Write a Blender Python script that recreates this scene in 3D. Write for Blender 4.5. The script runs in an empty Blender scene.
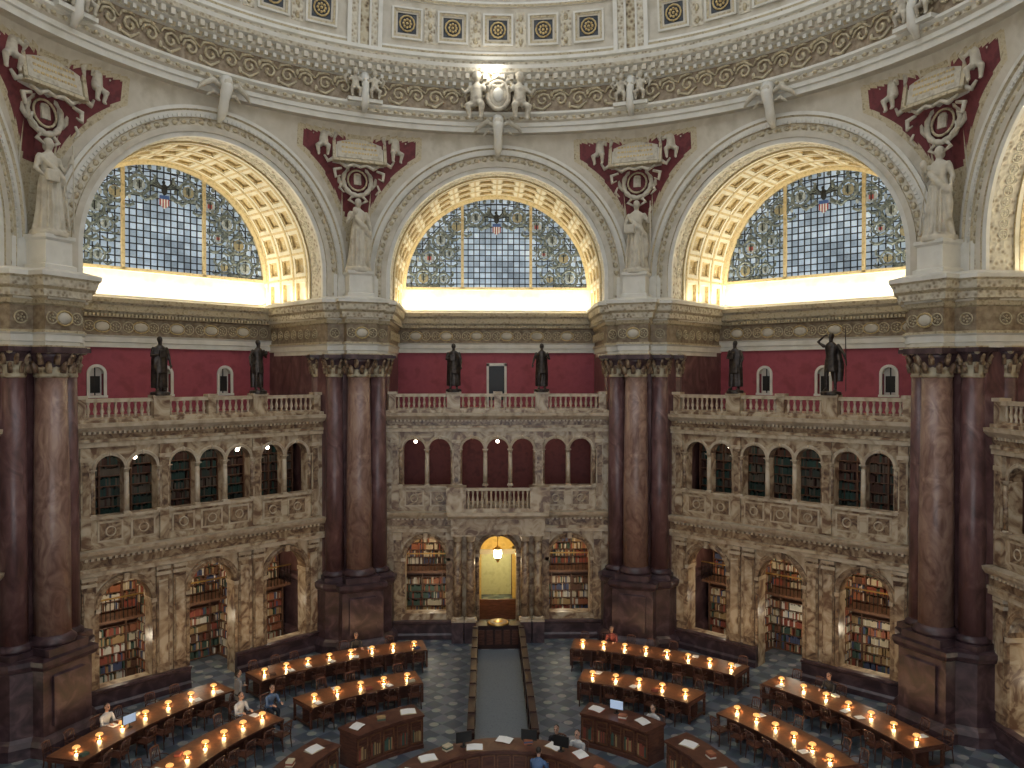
import bpy, math, random
from mathutils import Vector, Matrix
from mathutils.kdtree import KDTree
random.seed(11)
pi=math.pi; sin=math.sin; cos=math.cos; rad=math.radians
S=bpy.context.scene
S.view_settings.view_transform='Standard'
COL=S.collection

# ------------------------------------------------------------ materials
def mk(name,c1,c2=None,c3=None,scale=2.0,rough=.5,metal=0,bump=0,detail=6,dist=0,vs=(1,1,1),emis=0,kind='noise',lo=.32,hi=.68,ecol=None):
    m=bpy.data.materials.new(name); m.use_nodes=True
    nt=m.node_tree; N=nt.nodes; L=nt.links
    b=N['Principled BSDF']; b.inputs['Roughness'].default_value=rough; b.inputs['Metallic'].default_value=metal
    c2=c2 or tuple(x*.8 for x in c1); c3=c3 or c1
    tc=N.new('ShaderNodeTexCoord'); mp=N.new('ShaderNodeMapping'); mp.inputs['Scale'].default_value=vs
    L.new(tc.outputs['Object'],mp.inputs['Vector'])
    if kind=='noise':
        t=N.new('ShaderNodeTexNoise'); t.inputs['Scale'].default_value=scale; t.inputs['Detail'].default_value=detail
        t.inputs['Distortion'].default_value=dist; out=t.outputs['Fac']
    else:
        t=N.new('ShaderNodeTexVoronoi'); t.inputs['Scale'].default_value=scale; out=t.outputs['Distance']
    L.new(mp.outputs[0],t.inputs['Vector'])
    r=N.new('ShaderNodeValToRGB'); e=r.color_ramp.elements
    e[0].position=lo; e[0].color=(*c1,1); e[1].position=hi; e[1].color=(*c3,1)
    k=e.new((lo+hi)/2); k.color=(*c2,1)
    L.new(out,r.inputs[0]); L.new(r.outputs[0],b.inputs['Base Color'])
    if bump:
        bp=N.new('ShaderNodeBump'); bp.inputs['Strength'].default_value=bump; bp.inputs['Distance'].default_value=.05
        L.new(out,bp.inputs['Height']); L.new(bp.outputs[0],b.inputs['Normal'])
    if emis:
        b.inputs['Emission Strength'].default_value=emis
        if ecol: b.inputs['Emission Color'].default_value=(*ecol,1)
        else: L.new(r.outputs[0],b.inputs['Emission Color'])
    return m
cream=mk('cream_plaster',(.50,.455,.37),(.56,.515,.43),(.45,.405,.32),scale=1.5,rough=.6)
trim=mk('arcade_marble_trim',(.33,.245,.165),(.50,.41,.29),(.58,.50,.39),scale=2.2,rough=.4,dist=1.0,detail=8)
white=mk('white_moulding',(.60,.58,.52),(.66,.64,.58),(.56,.54,.47),scale=1.2,rough=.55)
warmcream=mk('warm_cream_soffit',(.62,.57,.43),(.68,.63,.49),(.56,.51,.37),scale=2,rough=.5)
goldl=mk('gilded_soffit_relief',(.46,.34,.15),(.58,.46,.25),(.34,.24,.10),scale=6,rough=.45,metal=.1,bump=.3)
gold=mk('gilded_relief',(.50,.36,.15),(.62,.48,.24),(.34,.22,.08),scale=6,rough=.4,metal=.2,bump=.3)
gold2=mk('antique_gilding',(.44,.36,.22),(.52,.45,.31),(.28,.22,.13),scale=7,rough=.5,bump=.5)
orn=mk('carved_ornament',(.10,.065,.035),(.32,.25,.15),(.50,.44,.31),scale=5,rough=.55,bump=.9,kind='vor',lo=.1,hi=.6)
ornbrown=mk('frieze_ground',(.17,.12,.075),(.25,.19,.125),(.33,.27,.19),scale=5,rough=.6,bump=.4)
ornlt=mk('carved_stucco',(.22,.17,.11),(.43,.37,.27),(.57,.52,.41),scale=6,rough=.55,bump=.9,kind='vor',lo=.08,hi=.55)
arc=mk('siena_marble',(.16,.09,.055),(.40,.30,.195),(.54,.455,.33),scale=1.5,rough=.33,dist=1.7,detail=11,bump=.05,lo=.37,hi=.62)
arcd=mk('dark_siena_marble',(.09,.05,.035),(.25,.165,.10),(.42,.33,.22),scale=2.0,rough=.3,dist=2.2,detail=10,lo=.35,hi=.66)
redm=mk('numidian_red_marble',(.075,.036,.036),(.145,.072,.070),(.24,.145,.135),scale=1.6,rough=.32,dist=2.0,detail=11,vs=(1,1,.5),lo=.32,hi=.76)
sien=mk('column_marble',(.15,.078,.062),(.27,.165,.13),(.38,.26,.20),scale=1.8,rough=.32,dist=2.2,detail=11,vs=(1,1,.6),lo=.32,hi=.72)
darkm=mk('chocolate_marble_dado',(.032,.018,.022),(.065,.036,.042),(.12,.075,.08),scale=1.6,rough=.35,dist=1.4,detail=8)
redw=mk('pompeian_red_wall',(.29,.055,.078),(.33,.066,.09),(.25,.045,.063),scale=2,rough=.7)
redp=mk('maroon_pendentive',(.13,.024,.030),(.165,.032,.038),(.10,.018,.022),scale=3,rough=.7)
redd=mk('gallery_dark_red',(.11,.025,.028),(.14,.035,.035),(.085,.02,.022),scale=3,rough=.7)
stone=mk('statue_stone',(.44,.395,.31),(.55,.505,.41),(.34,.295,.23),scale=3,rough=.7,bump=.2)
bronze=mk('statue_bronze',(.025,.02,.018),(.05,.04,.035),(.09,.07,.055),scale=8,rough=.38,metal=.6)
wood=mk('mahogany',(.06,.02,.014),(.10,.038,.024),(.14,.058,.035),scale=3,rough=.35,vs=(1,1,6),dist=1)
darkw=mk('dark_wood_rail',(.022,.009,.008),(.038,.015,.012),(.05,.02,.015),scale=3,rough=.35,vs=(1,1,6),dist=1)
deskw=mk('desk_top_wood',(.12,.048,.024),(.17,.072,.035),(.21,.095,.045),scale=4,rough=.3,dist=1.5)
black=mk('dark_metal',(.015,.014,.013),rough=.4)
lead=mk('window_leading',(.018,.022,.026),rough=.5)
winframe=mk('window_frame_gold',(.50,.40,.20),(.62,.50,.28),(.42,.32,.15),scale=6,rough=.4,emis=.12)
def glassmat():
    m=bpy.data.materials.new('stained_glass'); m.use_nodes=True; nt=m.node_tree; N=nt.nodes; L=nt.links
    b=N['Principled BSDF']; b.inputs['Roughness'].default_value=.25
    tc=N.new('ShaderNodeTexCoord')
    # every pane gets its own density
    sn=N.new('ShaderNodeVectorMath'); sn.operation='SNAP'; sn.inputs[1].default_value=(.295,50,.295)
    off=N.new('ShaderNodeVectorMath'); off.operation='SUBTRACT'; off.inputs[1].default_value=(0,0,16.67)
    L.new(tc.outputs['Object'],off.inputs[0]); L.new(off.outputs[0],sn.inputs[0])
    wn=N.new('ShaderNodeTexWhiteNoise'); L.new(sn.outputs[0],wn.inputs['Vector'])
    n1=N.new('ShaderNodeTexNoise'); n1.inputs['Scale'].default_value=.55; n1.inputs['Detail'].default_value=3; L.new(tc.outputs['Object'],n1.inputs['Vector'])
    n2=N.new('ShaderNodeTexNoise'); n2.inputs['Scale'].default_value=14; n2.inputs['Detail'].default_value=4; L.new(tc.outputs['Object'],n2.inputs['Vector'])
    a=N.new('ShaderNodeMath'); a.operation='MULTIPLY_ADD'; a.inputs[1].default_value=.28; L.new(wn.outputs['Value'],a.inputs[0]); L.new(n1.outputs['Fac'],a.inputs[2])
    c=N.new('ShaderNodeMath'); c.operation='MULTIPLY_ADD'; c.inputs[1].default_value=.25; L.new(n2.outputs['Fac'],c.inputs[0]); L.new(a.outputs[0],c.inputs[2])
    r=N.new('ShaderNodeValToRGB'); e=r.color_ramp.elements
    e[0].position=.48; e[0].color=(.15,.19,.235,1); e[1].position=1.0; e[1].color=(.56,.65,.74,1); k=e.new(.76); k.color=(.32,.40,.48,1)
    L.new(c.outputs[0],r.inputs[0]); L.new(r.outputs[0],b.inputs['Base Color']); L.new(r.outputs[0],b.inputs['Emission Color']); b.inputs['Emission Strength'].default_value=.72
    return m
glass=glassmat()
glassd=mk('stained_glass_olive',(.05,.06,.055),(.115,.135,.12),(.23,.25,.215),scale=9,rough=.3,emis=.34)
glassm=mk('stained_glass_muted',(.20,.23,.23),(.30,.33,.32),(.42,.44,.40),scale=12,rough=.3,emis=.4)
glr=mk('stained_glass_red',(.32,.07,.06),rough=.3,emis=.4); glb=mk('stained_glass_blue',(.05,.10,.25),rough=.3,emis=.4)
gly=mk('stained_glass_amber',(.26,.23,.13),(.32,.28,.17),(.18,.16,.09),scale=9,rough=.3,emis=.36)
glw=mk('stained_glass_white',(.62,.64,.6),rough=.3,emis=.4)
coff=mk('coffer_dark_blue',(.03,.035,.045),(.05,.06,.075),(.08,.085,.09),scale=6,rough=.6)
shelf=mk('bookcase_iron',(.12,.055,.032),(.17,.085,.05),(.085,.04,.024),scale=5,rough=.5)
yel=mk('vestibule_yellow',(.60,.44,.12),(.68,.52,.18),(.5,.36,.10),scale=3,rough=.6)
yelp=mk('vestibule_pale_yellow',(.62,.58,.32),(.68,.64,.38),(.56,.52,.28),scale=3,rough=.6)
glow=mk('lamp_shade_amber',(1,.55,.18),rough=.4,emis=.9,ecol=(1,.50,.14))
bulbm=mk('bulb_glow',(1,.9,.7),rough=.4,emis=10,ecol=(1,.80,.48))
globe=mk('globe_lamp_glow',(1,.9,.7),rough=.4,emis=14,ecol=(1,.88,.68))
carpet=mk('aisle_carpet',(.14,.16,.185),(.185,.205,.23),(.16,.18,.20),scale=14,rough=.9)
paper=mk('paper',(.75,.75,.74),(.8,.8,.8),(.7,.7,.7),rough=.8)
brass=mk('brass',(.5,.33,.1),(.6,.42,.15),(.4,.26,.08),rough=.3,metal=.9)
screen=mk('monitor_screen',(.35,.45,.6),(.4,.5,.65),(.3,.4,.55),rough=.2,emis=.55)
skin=mk('skin',(.50,.29,.20),(.55,.33,.24),(.45,.26,.18),scale=10,rough=.5)
hair=mk('hair',(.03,.018,.012),rough=.6)
cloths=[mk('shirt_'+n,c,rough=.8) for n,c in [('white',(.65,.66,.68)),('blue',(.10,.17,.32)),('grey',(.25,.25,.26)),('red',(.25,.06,.055)),('black',(.03,.03,.035))]]
trouser=mk('trousers',(.03,.035,.05),rough=.85)
bookm=[mk('book_cloth_%d'%i,c,rough=.7) for i,c in enumerate([(.32,.08,.05),(.15,.07,.04),(.42,.28,.13),(.07,.12,.09),(.62,.54,.38),(.08,.10,.19),(.74,.70,.60),(.38,.14,.07)])]
bookt=[mk('book_teal_%d'%i,c,rough=.7) for i,c in enumerate([(.015,.055,.05),(.02,.08,.07),(.06,.025,.02),(.035,.055,.05),(.08,.035,.025),(.12,.10,.08)])]
def floor_mat():
    m=bpy.data.materials.new('marble_floor_tiles'); m.use_nodes=True; nt=m.node_tree; N=nt.nodes; L=nt.links
    b=N['Principled BSDF']; b.inputs['Roughness'].default_value=.4
    tc=N.new('ShaderNodeTexCoord'); mp=N.new('ShaderNodeMapping'); mp.inputs['Rotation'].default_value=(0,0,rad(45)); L.new(tc.outputs['Object'],mp.inputs[0])
    ch=N.new('ShaderNodeTexChecker'); ch.inputs['Scale'].default_value=1.7
    ch.inputs['Color1'].default_value=(.085,.11,.145,1); ch.inputs['Color2'].default_value=(.175,.205,.24,1)
    L.new(mp.outputs[0],ch.inputs['Vector'])
    v=N.new('ShaderNodeTexVoronoi'); v.inputs['Scale'].default_value=1.2; v.inputs['Randomness'].default_value=0; L.new(mp.outputs[0],v.inputs['Vector'])
    lt=N.new('ShaderNodeMath'); lt.operation='LESS_THAN'; lt.inputs[1].default_value=.2; L.new(v.outputs['Distance'],lt.inputs[0])
    mx=N.new('ShaderNodeMix'); mx.data_type='RGBA'; L.new(lt.outputs[0],mx.inputs[0]); L.new(ch.outputs[0],mx.inputs[6]); mx.inputs[7].default_value=(.36,.37,.35,1)
    n=N.new('ShaderNodeTexNoise'); n.inputs['Scale'].default_value=3; n.inputs['Detail'].default_value=6; L.new(tc.outputs['Object'],n.inputs['Vector'])
    m2=N.new('ShaderNodeMix'); m2.data_type='RGBA'; m2.blend_type='MULTIPLY'; m2.inputs[0].default_value=.45
    L.new(mx.outputs[2],m2.inputs[6]); L.new(n.outputs['Color'],m2.inputs[7]); L.new(m2.outputs[2],b.inputs['Base Color'])
    return m
floorm=floor_mat()

# ------------------------------------------------------------ mesh builder
class MB:
    def __init__(s): s.v=[]; s.f=[]; s.mi=[]; s.sm=[]; s.mats=[]; s.M=Matrix.Identity(4)
    def mx(s,m):
        if m not in s.mats: s.mats.append(m)
        return s.mats.index(m)
    def add(s,vs,fs,m,smooth=False):
        o=len(s.v); M=s.M
        s.v.extend([tuple(M@Vector(p)) for p in vs])
        if isinstance(m,list): ids=[s.mx(x) for x in m]
        else: ids=[s.mx(m)]*len(fs)
        for f,i in zip(fs,ids): s.f.append(tuple(o+k for k in f)); s.mi.append(i); s.sm.append(smooth)
    def box(s,x0,x1,y0,y1,z0,z1,m):
        s.add([(x0,y0,z0),(x1,y0,z0),(x1,y1,z0),(x0,y1,z0),(x0,y0,z1),(x1,y0,z1),(x1,y1,z1),(x0,y1,z1)],
              [(0,3,2,1),(4,5,6,7),(0,1,5,4),(1,2,6,5),(2,3,7,6),(3,0,4,7)],m)
    def rev(s,prof,cx,cy,n,m,smooth=True,ph=0):
        vs=[];fs=[]
        for r,z in prof:
            for i in range(n):
                a=2*pi*i/n+ph; vs.append((cx+r*cos(a),cy+r*sin(a),z))
        for j in range(len(prof)-1):
            for i in range(n):
                k=(i+1)%n; fs.append((j*n+i,j*n+k,(j+1)*n+k,(j+1)*n+i))
        fs.append(tuple(range(n))[::-1]); fs.append(tuple((len(prof)-1)*n+i for i in range(n)))
        s.add(vs,fs,m,smooth)
    def ring(s,prof,a0,a1,n,ms,caps=False):
        vs=[];fs=[];mm=[]
        K=len(prof)
        for i in range(n+1):
            a=a0+(a1-a0)*i/n
            for r,z in prof: vs.append((r*sin(a),r*cos(a),z))
        for i in range(n):
            for j in range(K-1):
                fs.append((i*K+j,(i+1)*K+j,(i+1)*K+j+1,i*K+j+1)); mm.append(ms[j] if isinstance(ms,list) else ms)
        if caps:
            fs.append(tuple(range(K))); fs.append(tuple(n*K+j for j in range(K))[::-1]); mm+= [mm[0]]*2
        s.add(vs,fs,mm)
    def arch(s,cx,zs,zb,prof,n,ms):
        K=len(prof); vs=[];fs=[];mm=[]
        steps=([('L',0)] if zb is not None else [])+[('A',pi*i/n) for i in range(n+1)]+([('L',pi)] if zb is not None else [])
        for t,a in steps:
            for r,y in prof:
                if t=='L': vs.append((cx+r*cos(a),y,zb))
                else: vs.append((cx+r*cos(a),y,zs+r*sin(a)))
        for i in range(len(steps)-1):
            for j in range(K-1):
                fs.append((i*K+j,(i+1)*K+j,(i+1)*K+j+1,i*K+j+1)); mm.append(ms[j] if isinstance(ms,list) else ms)
        s.add(vs,fs,mm)
    def ext(s,prof,x0,x1,ms):
        K=len(prof); vs=[(x0,y,z) for y,z in prof]+[(x1,y,z) for y,z in prof]; fs=[];mm=[]
        for j in range(K-1): fs.append((j,j+1,K+j+1,K+j)); mm.append(ms[j] if isinstance(ms,list) else ms)
        fs.append(tuple(range(K))); fs.append(tuple(range(K,2*K))[::-1]); mm+=[mm[0],mm[0]]
        s.add(vs,fs,mm)
    def plan(s,pl,prof,ms,cap=True):
        n=len(pl); nr=[]
        for i in range(n):
            a=pl[i];b=pl[(i+1)%n]; dx=b[0]-a[0];dy=b[1]-a[1];l=math.hypot(dx,dy); nr.append((dy/l,-dx/l))
        vs=[]
        for off,z in prof:
            for i in range(n):
                n1=nr[i-1];n2=nr[i];d=1+n1[0]*n2[0]+n1[1]*n2[1]
                vs.append((pl[i][0]+(n1[0]+n2[0])/d*off,pl[i][1]+(n1[1]+n2[1])/d*off,z))
        fs=[];mm=[]
        for j in range(len(prof)-1):
            for i in range(n):
                k=(i+1)%n; fs.append((j*n+i,j*n+k,(j+1)*n+k,(j+1)*n+i)); mm.append(ms[j] if isinstance(ms,list) else ms)
        if cap:
            fs.append(tuple(range(n))[::-1]); fs.append(tuple((len(prof)-1)*n+i for i in range(n))); mm+=[mm[0],mm[-1]]
        s.add(vs,fs,mm)
    def ell(s,c,r,m,nu=10,nv=6):
        vs=[(c[0],c[1],c[2]-r[2])];fs=[]
        for j in range(1,nv):
            t=-pi/2+pi*j/nv
            for i in range(nu):
                a=2*pi*i/nu; vs.append((c[0]+r[0]*cos(t)*cos(a),c[1]+r[1]*cos(t)*sin(a),c[2]+r[2]*sin(t)))
        vs.append((c[0],c[1],c[2]+r[2])); T_=len(vs)-1
        for i in range(nu):
            k=(i+1)%nu; fs.append((0,1+k,1+i)); fs.append((T_,T_-nu+i,T_-nu+k))
            for j in range(nv-2): fs.append((1+j*nu+i,1+j*nu+k,1+(j+1)*nu+k,1+(j+1)*nu+i))
        s.add(vs,fs,m,True)
    def tube(s,pts,rs,m,n=8,closed=False):
        pts=[Vector(p) for p in pts]; N=len(pts)
        if not isinstance(rs,(list,tuple)): rs=[rs]*N
        vs=[];fs=[]
        ref=None
        for i in range(N):
            if closed: t=pts[(i+1)%N]-pts[i-1]
            else: t=pts[min(i+1,N-1)]-pts[max(i-1,0)]
            t.normalize()
            if ref is None: ref=Vector((0,0,1)) if abs(t.z)<.9 else Vector((1,0,0))
            u=(ref-t*ref.dot(t)); 
            if u.length<1e-4: u=t.orthogonal()
            u.normalize(); w=t.cross(u); ref=u
            for k in range(n):
                a=2*pi*k/n; vs.append(tuple(pts[i]+(u*cos(a)+w*sin(a))*rs[i]))
        for i in range(N if closed else N-1):
            j=(i+1)%N
            for k in range(n): fs.append((i*n+k,i*n+(k+1)%n,j*n+(k+1)%n,j*n+k))
        if not closed: fs.append(tuple(range(n))[::-1]); fs.append(tuple((N-1)*n+k for k in range(n)))
        s.add(vs,fs,m,True)
    def wall(s,x0,x1,z0,z1,y0,y1,ops,m,mr=None,n=14):
        mr=mr or m; x=x0
        for cx,hw,zb,zs in sorted(ops):
            s.box(x,cx-hw,y0,y1,z0,z1,m)
            if zb>z0: s.box(cx-hw,cx+hw,y0,y1,z0,zb,m)
            for i in range(n):
                a=pi-pi*i/n; b=pi-pi*(i+1)/n
                xa,za=cx+hw*cos(a),zs+hw*sin(a); xb,zc=cx+hw*cos(b),zs+hw*sin(b)
                s.add([(xa,y0,za),(xb,y0,zc),(xb,y0,z1),(xa,y0,z1),(xa,y1,za),(xb,y1,zc),(xb,y1,z1),(xa,y1,z1)],
                      [(0,1,2,3),(5,4,7,6),(0,4,5,1),(3,2,6,7)],[m,m,mr,m])
            x=cx+hw
        s.box(x,x1,y0,y1,z0,z1,m)
    def rosette(s,R,m,rim=True,n=6):
        if rim: s.tube([(R*cos(2*pi*i/12),0,R*sin(2*pi*i/12)) for i in range(12)],R*.13,m,4,True)
        for i in range(n):
            a=2*pi*i/n; s.ell((R*.5*cos(a),0,R*.5*sin(a)),(R*.2,R*.16,R*.2),m,5,4)
        s.ell((0,0,0),(R*.22,R*.28,R*.22),m,6,4)
    def mesh(s,name):
        me=bpy.data.meshes.new(name); me.from_pydata(s.v,[],s.f)
        for m in s.mats: me.materials.append(m)
        me.polygons.foreach_set('material_index',s.mi); me.polygons.foreach_set('use_smooth',s.sm); me.update()
        return me
    def obj(s,name,parent=None):
        return put(s.mesh(name),name,parent=parent)
def put(me,name,loc=(0,0,0),rz=0,parent=None,sc=1):
    o=bpy.data.objects.new(name,me); COL.objects.link(o); o.location=loc; o.rotation_euler=(0,0,rz); o.scale=(sc,)*3
    if parent: o.parent=parent
    return o
def T(x,y,z,rz=0,sc=1,rx=0): return Matrix.Translation((x,y,z))@Matrix.Rotation(rz,4,'Z')@Matrix.Rotation(rx,4,'X')@Matrix.Scale(sc,4)
def light(kind,name,loc,energy,color,parent=None,rot=(0,0,0),**kw):
    l=bpy.data.lights.new(name,kind); l.energy=energy; l.color=color
    for k,v in kw.items(): setattr(l,k,v)
    o=bpy.data.objects.new(name,l); COL.objects.link(o); o.location=loc; o.rotation_euler=rot
    if parent: o.parent=parent
    return o

A=16.35; W=5.02; ZS=16.67; AF=16.0; AW=20.7; PO=.35
BAYS=[(0,'far'),(45,'far_left'),(-45,'far_right'),(90,'left'),(-90,'right'),(135,'near_left'),(-135,'near_right')]

# ------------------------------------------------------------ arcades
def balusters(b,x0,x1,y,z0,z1,m,step=.23):
    n=max(2,int((x1-x0)/step)); h=z1-z0
    for i in range(n):
        x=x0+(i+.5)*(x1-x0)/n
        b.rev([(.05,z0),(.05,z0+.1*h),(.035,z0+.15*h),(.08,z0+.38*h),(.035,z0+.75*h),(.055,z0+.9*h),(.055,z1)],x,y,7,m)
def column(b,x,y,z0,z1,r,m,mc,n=14):
    h=z1-z0
    b.box(x-r*1.35,x+r*1.35,y-r*1.35,y+r*1.35,z0,z0+r*.45,mc)
    b.rev([(r*1.3,z0+r*.45),(r*1.3,z0+r*.7),(r*1.1,z0+r*.85),(r,z0+r*1.0)],x,y,n,mc)
    b.rev([(r,z0+r),(r*1.0,z0+h*.4),(r*.86,z1-r*1.6)],x,y,n,m)
    b.rev([(r*.88,z1-r*1.6),(r*.9,z1-r*1.2),(r*1.15,z1-r*.6),(r*1.3,z1-r*.35)],x,y,n,mc)
    b.box(x-r*1.35,x+r*1.35,y-r*1.35,y+r*1.35,z1-r*.35,z1,mc)
def arcade(center):
    cream=trim; X=W+.3
    b=MB(); y0=A;y1=A+.6
    zb=1.15 if center else .8
    mid=(0,.86 if center else .95,0,3.9 if center else 3.75)
    ops=[(-3.35,.95,zb,3.72),mid,(3.35,.95,zb,3.72)]
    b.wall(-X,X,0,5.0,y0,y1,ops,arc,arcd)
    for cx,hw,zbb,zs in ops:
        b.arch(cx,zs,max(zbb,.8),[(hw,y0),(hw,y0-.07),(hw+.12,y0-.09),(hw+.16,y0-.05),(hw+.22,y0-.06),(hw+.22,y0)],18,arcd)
        b.box(cx-.1,cx+.1,y0-.16,y0,zs+hw-.03,zs+hw+.25,arc)
        b.box(cx-hw-.2,cx-hw+.03,y0-.1,y1+.02,zs-.12,zs+.03,cream); b.box(cx+hw-.03,cx+hw+.2,y0-.1,y1+.02,zs-.12,zs+.03,cream)
    for x0,x1 in [(-X,-.97),(.97,X)]:
        b.ext([(y0,0),(y0-.28,0),(y0-.28,.2),(y0-.2,.28),(y0-.2,.7),(y0-.28,.76),(y0-.28,.85),(y0,.85)],x0,x1,darkm)
    if center:
        for x in (-1.25,-1.85,1.25,1.85):
            b.box(x-.27,x+.27,y0-.85,y0-.2,0,.95,darkm); column(b,x,y0-.52,.95,4.95,.21,arcd,cream)
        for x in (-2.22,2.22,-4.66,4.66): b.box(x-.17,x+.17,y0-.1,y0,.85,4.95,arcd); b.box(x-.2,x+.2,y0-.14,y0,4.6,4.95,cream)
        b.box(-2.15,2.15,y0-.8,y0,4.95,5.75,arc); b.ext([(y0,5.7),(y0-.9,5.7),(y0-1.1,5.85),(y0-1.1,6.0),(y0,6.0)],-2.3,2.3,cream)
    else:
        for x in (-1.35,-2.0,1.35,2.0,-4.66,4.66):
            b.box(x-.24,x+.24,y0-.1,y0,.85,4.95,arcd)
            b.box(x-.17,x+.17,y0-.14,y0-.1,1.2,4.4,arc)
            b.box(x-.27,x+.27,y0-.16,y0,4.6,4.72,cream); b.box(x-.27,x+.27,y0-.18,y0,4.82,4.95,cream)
    b.ext([(y0+.6,4.97),(y0-.18,4.97),(y0-.18,5.12),(y0-.22,5.14),(y0-.22,5.25),(y0-.15,5.27),(y0-.15,5.6),(y0-.3,5.66),(y0-.42,5.8),(y0-.45,5.92),(y0+.6,5.92)],-X,X,
          [arc,cream,cream,arc,arc,arcd,cream,cream,cream,cream])
    for i in range(48): x=-4.9+9.8*(i+.5)/48; b.box(x-.05,x+.05,y0-.3,y0-.15,5.56,5.66,cream)
    C=[-3.88,-2.7,-1.16,0,1.16,2.7,3.88]
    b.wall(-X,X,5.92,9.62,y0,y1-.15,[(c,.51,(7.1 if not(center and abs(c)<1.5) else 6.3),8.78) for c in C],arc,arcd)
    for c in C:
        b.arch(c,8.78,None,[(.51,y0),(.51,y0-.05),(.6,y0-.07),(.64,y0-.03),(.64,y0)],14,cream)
        b.ell((c,y0-.06,9.36),(.06,.05,.1),cream,6,4)
    rails=[(-W,-1.8),(1.8,W)]+([] if center else [(-1.8,1.8)])
    for u,v in rails: b.ext([(y0,7.0),(y0-.1,7.0),(y0-.1,7.1),(y0,7.1)],u,v,cream)
    for x in (-.58,.58,-3.29,3.29): column(b,x,y0+.02,7.1,8.8,.1,cream,cream,10)
    for c in (-1.75,1.75,-2.1,2.1,-4.5,4.5): column(b,c,y0-.02,7.1,8.8,.09,arcd,cream,10)
    for x in (-1.93,1.93,-4.75,4.75):
        b.box(x-.17,x+.17,y0-.12,y0,6.0,9.6,arc); b.box(x-.11,x+.11,y0-.15,y0-.12,7.2,9.0,arcd); b.box(x-.21,x+.21,y0-.17,y0,9.1,9.25,cream)
    for c in C:
        if center and abs(c)<1.5: continue
        b.box(c-.45,c+.45,y0-.03,y0,6.15,6.9,cream); b.box(c-.38,c+.38,y0-.045,y0-.03,6.22,6.83,arcd)
        b.M=T(c,y0-.05,6.52); b.tube([(.17*cos(2*pi*j/12),0,.17*sin(2*pi*j/12)) for j in range(12)],.03,cream,4,True); b.M=Matrix.Identity(4)
    if center:
        b.box(-1.75,1.75,y0-.95,y0,6.0,6.18,arc); b.box(-1.75,1.75,y0-.95,y0-.75,6.98,7.1,cream)
        for x in (-1.6,1.6): b.box(x-.75 if x<0 else x-.15,x+.15 if x<0 else x+.75,y0-.97,y0-.1,6.0,7.14,arc)
        balusters(b,-1.45,1.45,y0-.85,6.18,6.98,cream,.2)
    b.ext([(y1+.2,9.62),(y0-.1,9.62),(y0-.1,9.78),(y0-.14,9.8),(y0-.14,9.9),(y0-.06,9.92),(y0-.06,10.15),(y0-.2,10.2),(y0-.38,10.36),(y0-.4,10.5),(y0-.15,10.5),(y0-.15,10.62),(y1+.2,10.62)],-X,X,
          [arc,cream,cream,arc,arc,arcd,cream,cream,cream,cream,arc,arc])
    for i in range(56): x=-4.9+9.8*(i+.5)/56; b.box(x-.045,x+.045,y0-.2,y0-.06,10.1,10.2,cream)
    return b.mesh('gallery_arcade')
arc_c=arcade(True); arc_s=arcade(False)
def balustrade():
    b=MB(); y=A+.05
    for x in (-4.88,-2.05,0,2.05,4.88):
        w=.3 if abs(x)==2.05 else .16
        b.box(x-w,x+w,y-.24 if w==.3 else y-.15,y+.15,10.62,11.42,arc); b.box(x-w-.05,x+w+.05,y-.29 if w==.3 else y-.2,y+.2,11.36,11.48,trim)
    for a,c in [(-4.72,-2.35),(-1.75,-.16),(.16,1.75),(2.35,4.72)]:
        balusters(b,a,c,y,10.7,11.24,trim); b.box(a,c,y-.12,y+.12,10.62,10.7,arc)
        b.box(a,c,y-.13,y+.13,11.24,11.38,trim)
    return b.mesh('gallery_balustrade')
bal=balustrade()
b=MB(); b.box(-W-.5,W+.5,A+.6,AW,5.3,5.9,arc); b.box(-W-.5,W+.5,A+.45,AW,10.2,10.6,arc); slab=b.mesh('gallery_floor_slab')

def bookcase(x0,x1,y,z0,z1,pal,rowh=.36,b=None):
    b=b or MB()
    nb=max(1,round((x1-x0)/1.15)); bw=(x1-x0)/nb
    b.box(x0,x1,y+.3,y+.34,z0,z1,shelf)
    for i in range(nb+1): x=x0+i*bw; b.box(x-.03,x+.03,y,y+.3,z0,z1,shelf)
    nz=int((z1-z0)/rowh)
    for k in range(nz+1): z=z0+k*rowh; b.box(x0,x1,y,y+.3,z-.015,z+.015,shelf)
    for k in range(nz):
        z=z0+k*rowh+.015
        for i in range(nb):
            x=x0+i*bw+.04; e=x0+(i+1)*bw-.05; base=random.choice(pal)
            while x<e:
                w=random.uniform(.04,.085); h=random.uniform(.6,.88)*rowh
                if random.random()<.93: b.box(x,min(x+w-.004,e),y+.04+random.random()*.03,y+.27,z,z+h,base if random.random()<.6 else random.choice(pal))
                x+=w
    return b
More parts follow.
